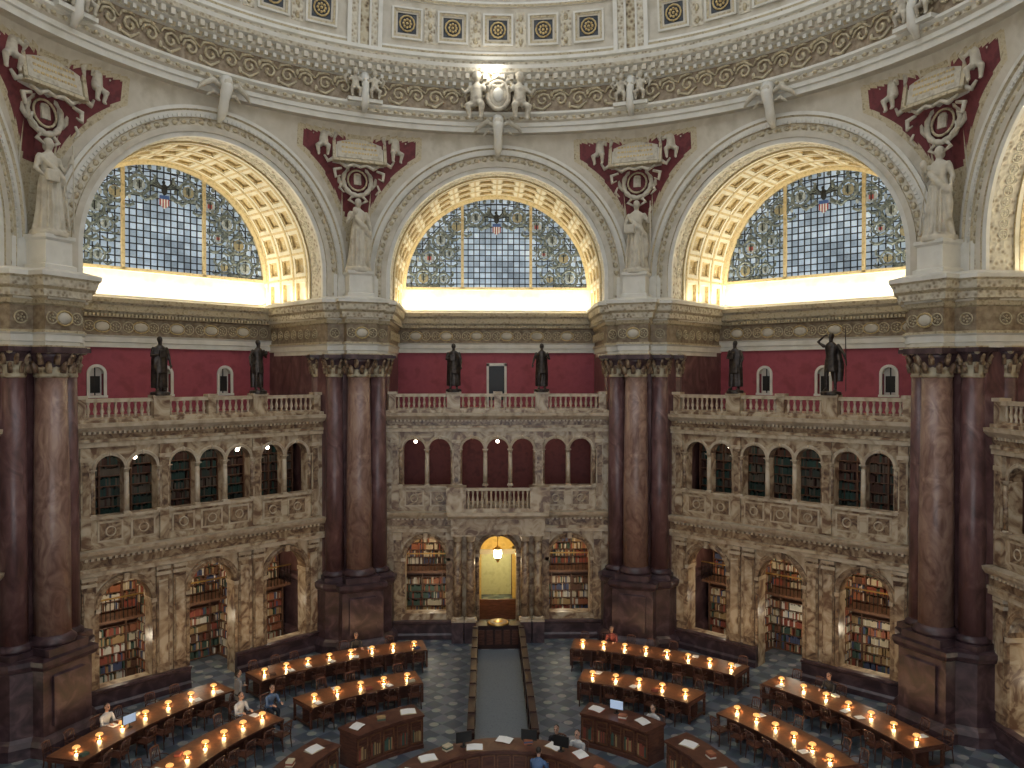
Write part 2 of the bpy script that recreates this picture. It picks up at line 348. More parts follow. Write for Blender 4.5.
def stacks(spans):
    b=MB()
    for x0,x1 in spans:
        bookcase(x0,x1,18.9,.05,2.55,bookm,b=b); bookcase(x0,x1,19.3,2.75,5.1,bookm,b=b)
        b.box(x0,x1,18.2,19.3,2.58,2.68,shelf)
        n=int((x1-x0)/.16)
        for i in range(n): x=x0+(x1-x0)*i/(n-1); b.box(x-.012,x+.012,18.2,18.23,2.68,3.5,black)
        b.box(x0,x1,18.18,18.26,3.5,3.55,brass)
    for x in ((-1.75,1.75) if len(spans)==1 else ()):
        b.M=T(x,0,0,0); 
        b.box(-.22,.22,17.2,18.9,.0,.1,shelf); b.box(-.02,.02,17.2,18.9,.1,5.1,shelf); b.box(-.22,.22,17.15,17.2,0,5.1,shelf)
        for side in (-1,1):
            for k in range(13):
                z=.1+k*.37; b.box(min(0,side*.22),max(0,side*.22),17.2,18.9,z-.015,z+.015,shelf); y=17.22
                if k==12: continue
                while y<18.85:
                    w=random.uniform(.05,.1); xx=sorted((side*.03,side*.2)); b.box(xx[0],xx[1],y,y+w-.005,z+.015,z+.015+random.uniform(.22,.32),random.choice(bookm)); y+=w
        b.M=Matrix.Identity(4)
    return b.mesh('bookcase')
me_low=stacks([(-4.7,4.7)]); me_lowc=stacks([(-4.7,-1.75),(1.75,4.7)])
me_up=bookcase(-4.8,4.8,18.2,5.92,10.1,bookt,.4).mesh('bookcase')

def lunette():
    b=MB(); R=4.78; y=AW-.05
    n=40; vs=[(0,y+.06,ZS)]+[(R*cos(pi*i/n),y+.06,ZS+R*sin(pi*i/n)) for i in range(n+1)]
    b.add(vs,[(0,i+1,i+2) for i in range(n)],glass)
    def ch(x): return math.sqrt(max(0,R*R-x*x))
    k=.295
    for i in range(-16,17):
        x=i*k
        if abs(x)<R: b.box(x-.024,x+.024,y,y+.03,ZS,ZS+ch(x),lead)
        z=i*k
        if 0<z<R: b.box(-ch(z),ch(z),y,y+.03,ZS+z-.024,ZS+z+.024,lead)
    cols=[glassd,gly,glassd,glr,glassd,glb]
    def seal(cx,cz,s_,i):
        M0=b.M; b.M=T(cx,y-.02,cz,0,s_)
        b.tube([(.36*cos(2*pi*j/16),0,.36*sin(2*pi*j/16)) for j in range(16)],[.085 if j%2 else .05 for j in range(16)],glassd,4,True)
        b.ell((0,.01,0),(.25,.02,.25),[glassm,gly,glassm][i%3],12,4)
        b.box(-.09,.09,-.03,0,-.1,.08,cols[i%6]); b.ell((0,-.02,.12),(.14,.02,.08),glassd,8,4); b.box(-.025,.025,-.04,-.02,-.16,.16,lead)
        for q in (-1,1):
            b.tube([(q*.38,0,.1),(q*.58,0,.22),(q*.62,0,.45),(q*.5,0,.5)],[.05,.08,.06,.02],glassd,4)
            b.tube([(q*.25,0,-.34),(q*.48,0,-.46),(q*.68,0,-.36),(q*.62,0,-.2)],[.03,.07,.06,.02],glassd,4)
            b.ell((q*.52,0,-.08),(.07,.02,.12),glassm if i%2 else glassd,6,4)
        b.tube([(-.15,0,.4),(0,0,.55),(.15,0,.4)],[.03,.08,.03],glassd,4)
        b.M=M0
    for i in range(11):
        a=pi*(i+.5)/11
        if i==5: continue
        seal(3.82*cos(a),ZS+.05+3.82*sin(a),1.12,i)
    for i,(x,z) in enumerate([(-2.75,.55),(2.75,.55),(-2.45,1.85),(2.45,1.85)]): seal(x,ZS+z,.8,i)
    for s_ in (-1,1):      # hanging garlands between the seals of the side panels
        for (x,z) in [(3.3,.2),(2.3,1.2),(3.1,1.25),(2.2,2.55),(4.1,.1)]:
            b.tube([(s_*(x-.3),y-.01,ZS+z+.15),(s_*(x-.1),y-.01,ZS+z),(s_*(x+.12),y-.01,ZS+z),(s_*(x+.3),y-.01,ZS+z+.15)],[.03,.07,.07,.03],glassd,4)
    for i in range(34):
        a=pi*(i+.5)/34; b.ell((4.58*cos(a),y,ZS+4.58*sin(a)),(.1,.02,.1),glassd,6,4)
    b.arch(0,ZS,None,[(4.38,y),(4.42,y-.01),(4.42,y)],40,lead)
    z=ZS+3.55
    b.ell((0,y-.03,z+.12),(.14,.03,.26),lead,8,5); b.ell((-.03,y-.03,z+.42),(.08,.03,.09),lead,8,5)
    for s_ in (-1,1):
        for j in range(7):
            a=rad(10+j*13); b.tube([(s_*.1,y-.03,z+.15),(s_*(.3+.2*cos(a)),y-.03,z+.2+.2*sin(a)),(s_*(.3+.42*cos(a)),y-.03,z+.1+.45*sin(a))],[.05,.05,.02],glassd if j%2 else lead,4)
        b.tube([(s_*.3,y-.03,z-.1),(s_*.8,y-.03,z-.45),(s_*1.1,y-.03,z-.2),(s_*1.45,y-.03,z-.3)],[.05,.08,.06,.02],glassd,4)
    for j in range(7): b.box(-.21+j*.06,-.15+j*.06,y-.04,y-.01,z-.72+abs(j-3)*.05,z-.28,glr if j%2==0 else glw)
    b.box(-.21,.21,y-.045,y-.01,z-.3,z-.14,glb)
    for x in (-1.77,1.77):
        b.box(x-.07,x+.07,y-.12,y+.02,ZS,ZS+ch(x),winframe)
    b.box(-R,R,y-.12,y+.05,ZS-.02,ZS+.12,winframe)
    b.arch(0,ZS,None,[(4.68,y+.05),(4.68,y-.14),(4.8,y-.2),(4.96,y-.2)],48,winframe)
    return b.mesh('window')
lun=lunette()

def archbay():
    b=MB()
    f=AF
    prof=[(4.92,f+1.0),(4.92,f),(4.92,f-.12),(5.1,f-.14),(5.1,f-.2),(5.32,f-.22),(5.34,f-.16),(5.6,f-.16),(5.62,f-.24),(5.86,f-.27),(5.92,f-.34),(6.06,f-.34),(6.06,f)]
    ms=[ornlt,white,white,gold2,cream,gold2,ornlt,gold2,white,gold2,white,white]
    b.arch(0,ZS,15.66,prof,56,ms)
    n=96
    for i in range(n):
        a=pi*(i+.5)/n; M0=b.M; b.M=Matrix.Translation((0,0,ZS))@Matrix.Rotation(-a,4,'Y')
        b.box(5.635,5.74,f-.3,f-.24,-.05,.05,white)
        if i%2: b.M=b.M@Matrix.Translation((5.46,f-.17,0)); b.ell((0,0,0),(.1,.04,.13),gold2,6,4)
        b.M=M0
    return b.mesh('arch_moulding')
archm=archbay()
def soffit():
    b=MB(); f=AF+1.0
    b.arch(0,ZS,15.45,[(5.02,f),(5.02,AW)],56,warmcream)
    ys=[f+.02,f+1.12,f+2.24,AW-.35]
    for yv in ys: b.arch(0,ZS,15.45,[(5.02,yv-.22),(4.84,yv-.22),(4.84,yv-.07),(4.82,yv-.06),(4.82,yv+.06),(4.84,yv+.07),(4.84,yv+.22),(5.02,yv+.22)],56,[goldl,warmcream,goldl,goldl,goldl,warmcream,goldl])
    nc=14
    for i in range(nc+1):
        a=pi*i/nc; M0=b.M; b.M=Matrix.Translation((0,0,ZS))@Matrix.Rotation(-a,4,'Y')
        b.box(4.845,5.02,f,AW,-.21,.21,warmcream); b.box(4.835,4.85,f,AW,-.05,.05,goldl); b.M=M0
    for i in range(nc):
        a=pi*(i+.5)/nc
        for j in range(3):
            yv=(ys[j]+ys[j+1])/2; M0=b.M; hy=(ys[j+1]-ys[j])/2-.22; hz=5*pi/nc/2-.21
            b.M=Matrix.Translation((0,0,ZS))@Matrix.Rotation(-a,4,'Y')@Matrix.Translation((4.99,yv,0))@Matrix.Rotation(pi/2,4,'Z')
            b.box(-hy,hy,.0,.02,-hz,hz,goldl)
            b.rosette(.19,warmcream,False,6)
            b.box(-hy,-hy+.08,-.02,.12,-hz,hz,goldl); b.box(hy-.08,hy,-.02,.12,-hz,hz,goldl); b.box(-hy,hy,-.02,.12,hz-.08,hz,goldl); b.box(-hy,hy,-.02,.12,-hz,-hz+.08,goldl)
            b.M=M0
    for i in range(44):
        a=pi*(i+.5)/44; M0=b.M; b.M=Matrix.Translation((0,0,ZS))@Matrix.Rotation(-a,4,'Y')@Matrix.Translation((4.91,AF+.45,0))@Matrix.Rotation(pi/2,4,'Z')
        b.rosette(.15,warmcream,True,4); b.M=M0
    return b.mesh('arch_soffit')
soff=soffit()
def backwall(center):
    b=MB(); w=W+.35
    if center:
        b.box(-w,-.42,AW,AW+.3,10.6,13.45,redw); b.box(.42,w,AW,AW+.3,10.6,13.45,redw); b.box(-.42,.42,AW,AW+.3,12.75,13.45,redw)
        b.box(-.52,-.4,AW-.06,AW+.02,10.6,12.85,white); b.box(.4,.52,AW-.06,AW+.02,10.6,12.85,white); b.box(-.52,.52,AW-.06,AW+.02,12.72,12.87,white)
        b.box(-.42,.42,AW+.25,AW+.3,10.6,12.75,black)
    else:
        ops=[(x,.27,11.4,12.3) for x in (-2.8,0,2.8)]
        b.wall(-w,w,10.6,13.45,AW,AW+.3,ops,redw,white)
        for x,hw,zb,zs in ops:
            b.arch(x,zs,zb,[(hw,AW+.01),(hw,AW-.05),(hw+.12,AW-.05),(hw+.12,AW+.01)],12,white)
            b.box(x-.42,x+.42,AW-.08,AW+.02,zb-.1,zb,white); b.box(x-hw,x+hw,AW+.22,AW+.3,zb,zs+hw,white)
            b.box(x-.02,x+.02,AW+.18,AW+.22,zb,zs+hw,black); b.box(x-hw*.75,x+hw*.75,AW+.19,AW+.22,zb+.1,zb+.8,black)
    b.box(-w,w,AW-.03,AW,10.6,10.95,redw)
    y=AW
    b.ext([(y,13.4),(y-.12,13.4),(y-.12,13.6),(y-.17,13.62),(y-.17,13.82),(y-.22,13.9),(y-.1,13.92),(y-.1,14.6),(y-.2,14.66),(y-.25,14.8),(y-.42,14.9),(y-.46,15.15),(y-.62,15.25),(y-.66,15.42),(y-.5,15.5),(y,15.5)],-w,w,
          [cream,white,white,white,white,ornbrown,ornbrown,ornbrown,gold2,ornlt,gold2,ornlt,gold2,white,white])
    for i in range(19):
        x=-4.7+9.4*i/18; M0=b.M; b.M=T(x,y-.12,14.26)
        if i%3==1: b.ell((0,0,0),(.3,.06,.2),cream,10,5); b.tube([(.34*cos(2*pi*j/12),0,.24*sin(2*pi*j/12)) for j in range(12)],.03,gold,4,True)
        else: b.rosette(.22,gold2,True,5)
        b.M=M0
    for i in range(64): x=-4.95+9.9*(i+.5)/64; b.box(x-.045,x+.045,y-.36,y-.2,14.68,14.8,gold2)
    b.box(-w,w,AW,AW+.3,13.4,ZS,cream)
    b.wall(-w,w,ZS,22.2,AW,AW+.3,[(0,4.82,ZS,ZS)],cream,n=32)
    if center:
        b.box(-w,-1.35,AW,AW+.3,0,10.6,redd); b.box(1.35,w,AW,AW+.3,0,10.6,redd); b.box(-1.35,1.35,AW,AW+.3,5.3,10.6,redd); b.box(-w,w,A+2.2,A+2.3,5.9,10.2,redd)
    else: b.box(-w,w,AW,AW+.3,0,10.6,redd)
    return b.mesh('wall')
bw_c=backwall(True); bw_s=backwall(False)

def pend():
    b=MB(); a=AF; re=6.0; rt=15.75; ztop=23.5; nt=140; nz=36
    vs=[];fs=[];mm=[]; inf=[]; inb=[]
    for i in range(nt+1):
        thd=-22.5+45*i/nt; th=rad(thd); xt=a*math.tan(th)
        zl=15.7 if abs(xt)>=re else ZS+math.sqrt(re*re-xt*xt)
        r0=a/cos(th)
        for j in range(nz+1):
            z=zl+(ztop-zl)*j/nz
            q=max(0,(z-ZS)/(ztop-ZS)); r=(rt+(r0-rt)*(1-q**2))
            vs.append((r*sin(th),r*cos(th),z))
            d=math.hypot(r*sin(th),z-ZS)-6.06
            inf.append(d>.5 and z<22.8 and z>19.2 and abs(thd)>13.4)
            inb.append(d>.3 and z<23.0 and abs(thd)>12.4)
    K=nz+1
    for i in range(nt):
        for j in range(nz):
            f=(i*K+j,(i+1)*K+j,(i+1)*K+j+1,i*K+j+1)
            fs.append(f); mm.append(redp if all(inf[k] for k in f) else (gold2 if all(inb[k] for k in f) else cream))
    b.add(vs,fs,mm)
    return b.mesh('pendentive')
pen=pend()

for ang,nm in BAYS:
    r=rad(ang); c=(ang==0); back=abs(ang)>100
    put(arc_c if c else arc_s,'gallery_arcade',rz=r); put(bal,'gallery_balustrade',rz=r); put(slab,'gallery_floor_slab',rz=r)
    put(me_lowc if c else me_low,'bookcase',rz=r)
    if not c: put(me_up,'bookcase',rz=r)
    put(lun,'window_'+str(BAYS.index((ang,nm))+1),rz=r)
    put(archm,'arch_moulding',rz=r); put(soff,'coffered_arch_soffit',rz=r); put(bw_c if c else bw_s,'wall_'+nm,rz=r); put(pen,'pendentive',rz=r)
    e=bpy.data.objects.new('cove_light',None); COL.objects.link(e); e.rotation_euler=(0,0,r)
    light('AREA','cove_strip',(0,AW-.32,15.56),430,(1,.92,.73),e,rot=(pi+rad(4),0,0),shape='RECTANGLE',size=9.4,size_y=.25)
    if back: continue
    for s_ in (-1,1):
        light('AREA','side_cove_strip',(s_*4.5,AF+2.8,15.6),70,(1,.88,.64),e,rot=(pi,0,0),shape='RECTANGLE',size=.2,size_y=3.6)
    e2=bpy.data.objects.new('alcove_light',None); COL.objects.link(e2); e2.rotation_euler=(0,0,r)
    for x in (-3.35,3.35)+(() if c else (0,)):
        light('AREA','stack_lamp',(x,A+1.0,5.2),45,(1,.78,.5),e2,rot=(rad(35),0,0),shape='DISK',size=.5)
        light('POINT','stack_lamp_low',(x*.93,A+1.4,1.9),24,(1,.86,.64),e2,shadow_soft_size=.2)
    light('AREA','gallery_lamp',(0,A+1.2,10.0),28,(1,.80,.6),e2,shape='RECTANGLE',size=8,size_y=.2)
    for x in ((-3.88,0,3.3) if c else (-2.7,1.5,2.9)):
        g=MB(); g.ell((0,0,0),(.08,.08,.08),globe,12,8); g.tube([(0,0,.07),(0,0,1.05)],.015,brass,5); g.rev([(.04,.06),(.07,.11),(.03,.15)],0,0,8,brass)
        R_=Matrix.Rotation(r,4,'Z')@Vector((x,A+.75,9.1)); o=g.obj('globe_pendant_lamp'); o.location=R_

# ------------------------------------------------------------ piers
def pier():
    b=MB(); b.M=T(0,PO,0)
    wedge=[(-1.35,16.45),(1.35,16.45),(3.35,21.05),(-3.35,21.05)]
    b.plan(wedge,[(0,0),(0,15.7)],redm)
    b.plan([(-1.42,16.4),(1.42,16.4),(3.3,21.05),(-3.3,21.05)],[(.02,15.7),(.02,16.75)],white)
    ped=[(-.92,15.2),(.92,15.2),(.97,15.6),(1.5,15.95),(1.72,16.45),(3.35,21.0),(-3.35,21.0),(-1.72,16.45),(-1.5,15.95),(-.97,15.6)]
    b.plan(ped,[(.22,0),(.22,.35),(.12,.5),(0,.6),(0,2.7),(.1,2.76),(.16,2.9),(.16,3.05),(0,3.1)],darkm)
    b.plan([(-.6,15.1),(.6,15.1),(.6,15.3),(-.6,15.3)],[(0,.85),(0,2.45),(-.08,2.5)],darkm)
    cols=[(0,15.9,.56)]+[(s_*.98,16.42,.42) for s_ in (-1,1)]+[(s_*1.5,17.35,.36) for s_ in (-1,1)]
    for i,(x,y,r) in enumerate(cols): column(b,x,y,3.1,13.15,r,sien if i==0 else redm,darkm,24)
    for (x,y,r) in cols:
        b.rev([(r*.88,12.15),(r*.95,12.2),(r*.9,12.3),(r*.95,12.8),(r*1.25,13.1)],x,y,16,orn)
        for tier,(z,rr,nn) in enumerate([(12.3,r*.98,8),(12.58,r*1.05,8)]):
            for k in range(nn):
                a=2*pi*(k+.5*tier)/nn; dx,dy=cos(a),sin(a)
                b.tube([(x+dx*rr,y+dy*rr,z),(x+dx*rr*1.08,y+dy*rr*1.08,z+.2),(x+dx*rr*1.25,y+dy*rr*1.25,z+.32),(x+dx*rr*1.3,y+dy*rr*1.3,z+.24)],[.09*r/.5,.1*r/.5,.07*r/.5,.03],arcd,5)
        for k in range(4):
            a=pi/4+k*pi/2; b.ell((x+cos(a)*r*1.4,y+sin(a)*r*1.4,13.02),(.11,.11,.1),gold2,6,4)
        b.plan([(x-r*1.2,y-r*1.2),(x+r*1.2,y-r*1.2),(x+r*1.2,y+r*1.2),(x-r*1.2,y+r*1.2)],[(0,13.06),(.04,13.1),(.04,13.2)],gold2)
    E=[(-.70,15.3),(.70,15.3),(.70,15.85),(1.38,15.98),(1.62,16.5),(3.35,21.0),(-3.35,21.0),(-1.62,16.5),(-1.38,15.98),(-.70,15.85)]
    b.plan(E,[(-.05,13.15),(-.05,13.32),(0,13.34),(0,13.55),(.06,13.62),(.06,13.7),(-.03,13.72),(-.03,14.5),(.05,14.55),(.08,14.7),(.2,14.78),(.22,15.0),(.32,15.1),(.37,15.35),(.43,15.42),(.43,15.56),(0,15.7)],
           [white,white,white,white,gold2,ornbrown,ornbrown,gold2,gold2,gold2,ornlt,gold2,ornlt,gold2,white,white])
    def face(p,q,z0,n):
        d=Vector((q[0]-p[0],q[1]-p[1],0)); L_=d.length; d.normalize(); ang=math.atan2(d.y,d.x)
        for i in range(n):
            t=(i+.5)/n*L_; M0=b.M; b.M=M0@T(p[0]+d.x*t,p[1]+d.y*t,z0,ang); yield i; b.M=M0
    for p,q,n in [((-.70,15.27),(.70,15.27),3),((.77,15.85),(1.38,15.95),1),((-1.38,15.95),(-.77,15.85),1),((1.66,16.6),(3.2,20.4),7),((-3.2,20.4),(-1.66,16.6),7)]:
        for i in face(p,q,14.1,n):
            if n==3 and i==1: b.ell((0,0,0),(.26,.07,.2),cream,10,5); b.tube([(.3*cos(2*pi*j/12),0,.24*sin(2*pi*j/12)) for j in range(12)],.035,gold,4,True)
            else: b.rosette(.2,gold2,True,5)
        for i in face(p,q,14.74,n*8):
            b.box(-.04,.04,-.14,.1,-.05,.06,cream)
    b.plan([(-.5,15.5),(.5,15.5),(.5,16.5),(-.5,16.5)],[(.1,15.7),(.1,15.85),(0,15.9),(0,16.65),(.08,16.73),(.08,16.85)],white)
    return b.mesh('pier')
pm=pier()
PIERS=[22.5,-22.5,67.5,-67.5,112.5,-112.5]
for a in PIERS: put(pm,'marble_pier',rz=rad(a))

# ------------------------------------------------------------ dome ring
def cornice():
    b=MB(); a0,a1=-pi,pi
    prof=[(15.9,23.2),(15.4,23.2),(15.38,23.42),(15.3,23.45),(15.3,23.62),(15.22,23.7),(15.22,23.85),(15.12,23.95),(15.12,24.05),(15.32,24.1),(15.32,25.1),(15.2,25.15),(15.12,25.3),(14.98,25.38),(14.96,25.62),(14.78,25.7),(14.72,25.85),(14.68,26.0),(15.1,26.05),(15.15,26.3),(15.05,26.35),(15.05,26.5),(15.25,26.55)]
    ms=[cream,white,white,white,cream,ornlt,white,white,white,ornbrown,white,gold2,white,ornlt,white,ornlt,white,cream,ornlt,white,white,white]
    b.ring(prof,a0,a1,240,ms)
    a0,a1=rad(-118),rad(118)
    n=int(236/1.35)
    for i in range(n):
        a=a0+(a1-a0)*(i+.5)/n; b.M=Matrix.Rotation(-a,4,'Z'); 
        b.box(-.07,.07,15.0,15.22,25.14,25.3,white); b.M=Matrix.Identity(4)
    n=int(236/3)
    for i in range(n):
        a=a0+(a1-a0)*(i+.5)/n; M0=Matrix.Rotation(-a,4,'Z')
        b.M=M0@T(0,15.27,24.6)
        sg=1 if i%2 else -1
        pts=[(sg*(.34-.028*k)*cos(k*.75),0,(.34-.028*k)*sin(k*.75)) for k in range(11)]
        b.tube(pts,[.055]*8+[.07,.08,.09],gold2,5)
        b.tube([(-.4,0,-.3*sg),(0,0,-.42*sg),(.38,0,-.15*sg)],[.04,.07,.04],gold2,5)
        b.tube([(-.42,0,.15),(-.3,0,.38),(.0,0,.44),(.2,0,.4)],[.03,.06,.06,.02],gold2,5)
        b.ell((.4,0,.25*sg),(.08,.05,.14),gold2,6,4)
        b.M=M0@T(0,15.14,23.78); b.ell((-.18,0,0),(.1,.06,.07),gold2,6,4); b.ell((.2,0,0),(.1,.06,.07),gold2,6,4)
        for dx in (-.26,.13): b.M=M0@T(dx+.07,14.88,25.5); b.box(-.09,.09,-.1,.12,-.1,.12,cream)
    b.M=Matrix.Identity(4)
    return b.obj('dome_ring_cornice')
cornice()
def dome():
    b=MB(); Rd=15.25; zc=25.7; a0,a1=-pi,pi
    P_=lambda z: (math.sqrt(Rd*Rd-(z-zc)**2),z)
    prof=[P_(z) for z in [26.4,27.2,28.1,29,29.9,30.8,31.7,32.7,33.7,34.7]]
    b.ring(prof,a0,a1,240,cream)
    for k in (-2,-1,0,1,2):
        for row in range(3):
            el=rad(7.5+row*8.0)
            r=Rd*cos(el); z=zc+Rd*sin(el)
            for j in range(-2,3):
                th=rad(k*45+j*7.7)
                M0=Matrix.Rotation(-th,4,'Z')@Matrix.Translation((0,r,z))@Matrix.Rotation(el,4,'X')
                b.M=M0; s_=cos(el)
                def fr(o,i_,y0,y1,m):
                    b.box(-o,o,y0,y1,i_,o,m); b.box(-o,o,y0,y1,-o,-i_,m); b.box(-o,-i_,y0,y1,-i_,i_,m); b.box(i_,o,y0,y1,-i_,i_,m)
                fr(.68*s_,.6*s_,-.14,.1,white); fr(.6*s_,.5*s_,-.1,.1,gold2); fr(.5*s_,.42*s_,-.06,.1,cream)
                b.box(-.42*s_,.42*s_,-.02,.05,-.42*s_,.42*s_,coff)
                b.M=M0@T(0,-.06,0); b.rosette(.33*s_,gold,True,8)
                if j<2:
                    b.M=Matrix.Rotation(-rad(k*45+(j+.5)*7.7),4,'Z')@Matrix.Translation((0,r,z))@Matrix.Rotation(el,4,'X')
                    b.box(-.24,.24,-.05,.05,-.75,.75,ornlt)
                    for zz in (-.5,0,.5): b.ell((0,-.06,zz),(.1,.05,.16),gold2,6,4)
    b.M=Matrix.Identity(4)
    for k in range(-2,3):
        for row in range(4):
            el=rad(3.5+row*8.0); r=Rd*cos(el)-.06; z=zc+Rd*sin(el)
            b.ring([(r+.1,z-.1),(r,z-.1),(r-.04,z),(r-.02,z+.1),(r+.1,z+.1)],rad(k*45-20),rad(k*45+20),30,[white,gold2,white,white])
    for v in (-112.5,-67.5,-22.5,22.5,67.5,112.5):
        for (d0,d1,off,m) in [(-2.9,-2.2,.16,white),(-2.2,-1.1,.1,ornlt),(-1.1,-.75,.14,white),(-.75,.75,.05,orn),(.75,1.1,.14,white),(1.1,2.2,.1,ornlt),(2.2,2.9,.16,white)]:
            pr=[(r-off,z) for r,z in prof]
            b.ring([(prof[0][0],26.4)]+pr,rad(v+d0),rad(v+d1),4,m,False)
    return b.obj('dome')
dome()

# ------------------------------------------------------------ figures
def bake(b,voxel,name,smooth=2):
    me=b.mesh('tmp'); o=bpy.data.objects.new('tmp',me); COL.objects.link(o)
    m=o.modifiers.new('r','REMESH'); m.mode='VOXEL'; m.voxel_size=voxel; m.use_smooth_shade=True
    q=o.modifiers.new('s','SMOOTH'); q.iterations=smooth; q.factor=.5
    dg=bpy.context.evaluated_depsgraph_get(); dg.update()
    out=bpy.data.meshes.new_from_object(o.evaluated_get(dg)); out.name=name
    kd=KDTree(len(b.v)); tag=[0]*len(b.v)
    for f,mi in zip(b.f,b.mi):
        for k in f: tag[k]=mi
    for i,v in enumerate(b.v): kd.insert(v,i)
    kd.balance()
    out.materials.clear()
    for mm in b.mats: out.materials.append(mm)
    for p in out.polygons:
        p.use_smooth=True; p.material_index=tag[kd.find(p.center)[1]]
    bpy.data.objects.remove(o); bpy.data.meshes.remove(me)
    return out
def stack(b,L,m,n=20,rip=0,nr=9):
    vs=[];fs=[]
    for j,(cx,cy,z,rx,ry) in enumerate(L):
        for i in range(n):
            a=2*pi*i/n; k=1+(rip*sin(nr*a+z*2.2) if z<1.05 else 0)
            vs.append((cx+rx*k*cos(a),cy+ry*k*sin(a),z))
    for j in range(len(L)-1):
        for i in range(n): fs.append((j*n+i,j*n+(i+1)%n,(j+1)*n+(i+1)%n,(j+1)*n+i))
    fs.append(tuple(range(n))[::-1]); fs.append(tuple((len(L)-1)*n+i for i in range(n)))
    b.add(vs,fs,m,True)
def head(b,c,ms,mh,long=False,beard=False):
    x,y,z=c
    b.ell((x,y,z),(.076,.095,.115),ms,14,10); b.ell((x,y-.02,z-.06),(.055,.07,.06),ms,10,6)
    b.ell((x,y-.1,z-.01),(.014,.022,.025),ms,6,5); b.ell((x,y-.088,z-.055),(.028,.014,.01),ms,6,4)
    for s_ in (-1,1): b.ell((x+s_*.078,y+.005,z-.01),(.012,.022,.032),ms,6,5); b.ell((x+s_*.03,y-.086,z+.012),(.014,.01,.008),mh,6,4)
    b.ell((x,y+.025,z+.035),(.086,.098,.1),mh,14,8)
    if long: b.ell((x,y+.09,z-.02),(.06,.06,.1),mh,10,6)
    if beard: b.ell((x,y-.06,z-.1),(.05,.04,.06),mh,8,6)
def hand(b,w,d,m,curl=.4):
    w=Vector(w); d=Vector(d).normalized(); side=d.cross(Vector((0,0,1)))
    if side.length<.2: side=Vector((0,1,0))
    side.normalize(); nrm=side.cross(d)
    b.tube([w,w+d*.045,w+d*.09],[.027,.04,.034],m,8)
    for i,(o,l) in enumerate([(-.03,.06),(-.01,.075),(.01,.07),(.03,.055)]):
        s0=w+d*.085+side*o; s1=s0+d*l*.55-nrm*curl*.02; s2=s1+d*l*.45-nrm*curl*.05
        b.tube([s0,s1,s2],[.0105,.0095,.007],m,6)
    s0=w+d*.03-side*.035; b.tube([s0,s0+d*.035-side*.025,s0+d*.065-side*.028],[.013,.011,.008],m,6)
def draped(mat,var):
    b=MB()
    L=[(0,0,0,.30,.26),(0,0,.08,.29,.25),(0,0,.35,.24,.21),(.01,0,.65,.215,.185),(.02,0,.9,.205,.165),(.01,0,1.05,.17,.135),(0,0,1.15,.145,.115),(0,0,1.28,.175,.13),(0,0,1.38,.185,.12),(0,0,1.45,.14,.09),(0,0,1.5,.06,.06),(0,0,1.56,.05,.05)]
    stack(b,L,mat,36,.10,9)
    head(b,(0,-.01,1.64),mat,mat,True)
    b.tube([(-.2,-.02,1.4),(-.08,-.15,1.22),(.12,-.18,1.02),(.24,-.08,.85),(.2,.12,.8)],[.05,.06,.075,.07,.05],mat,8)
    b.tube([(.23,-.05,.9),(.27,-.06,.6),(.26,-.04,.3)],[.06,.075,.05],mat,8)
    for i in range(5): b.tube([(-.16+.08*i,-.17,1.0),(-.2+.1*i,-.22,.5),(-.22+.11*i,-.26,.04)],[.018,.026,.032],mat,6)
    def arm(s_,el,wr,d): b.tube([(s_*.17,0,1.42),(s_*.21,0,1.36),el,wr],[.055,.06,.05,.03],mat,8); hand(b,wr,d,mat)
    if var==0:
        arm(-1,(-.27,-.02,1.14),(-.2,-.2,1.25),(.5,-.3,.6)); arm(1,(.28,.02,1.13),(.3,-.06,.9),(0,-.1,-1))
        b.tube([(.3,-.08,.8),(.3,-.06,1.1)],.03,mat,6); b.ell((-.14,-.26,1.4),(.07,.07,.1),mat,8,6)
    else:
        arm(1,(.3,-.02,1.18),(.36,-.14,1.42),(.2,-.2,1)); arm(-1,(-.27,.0,1.14),(-.22,-.16,1.0),(.6,-.3,0)); b.box(-.26,.0,-.3,-.2,.9,1.12,mat)
        b.tube([(.38,-.18,.0),(.38,-.17,1.7)],.02,mat,6)
    b.rev([(.34,-.1),(.34,0),(.3,.02)],0,0,16,mat)
    return b
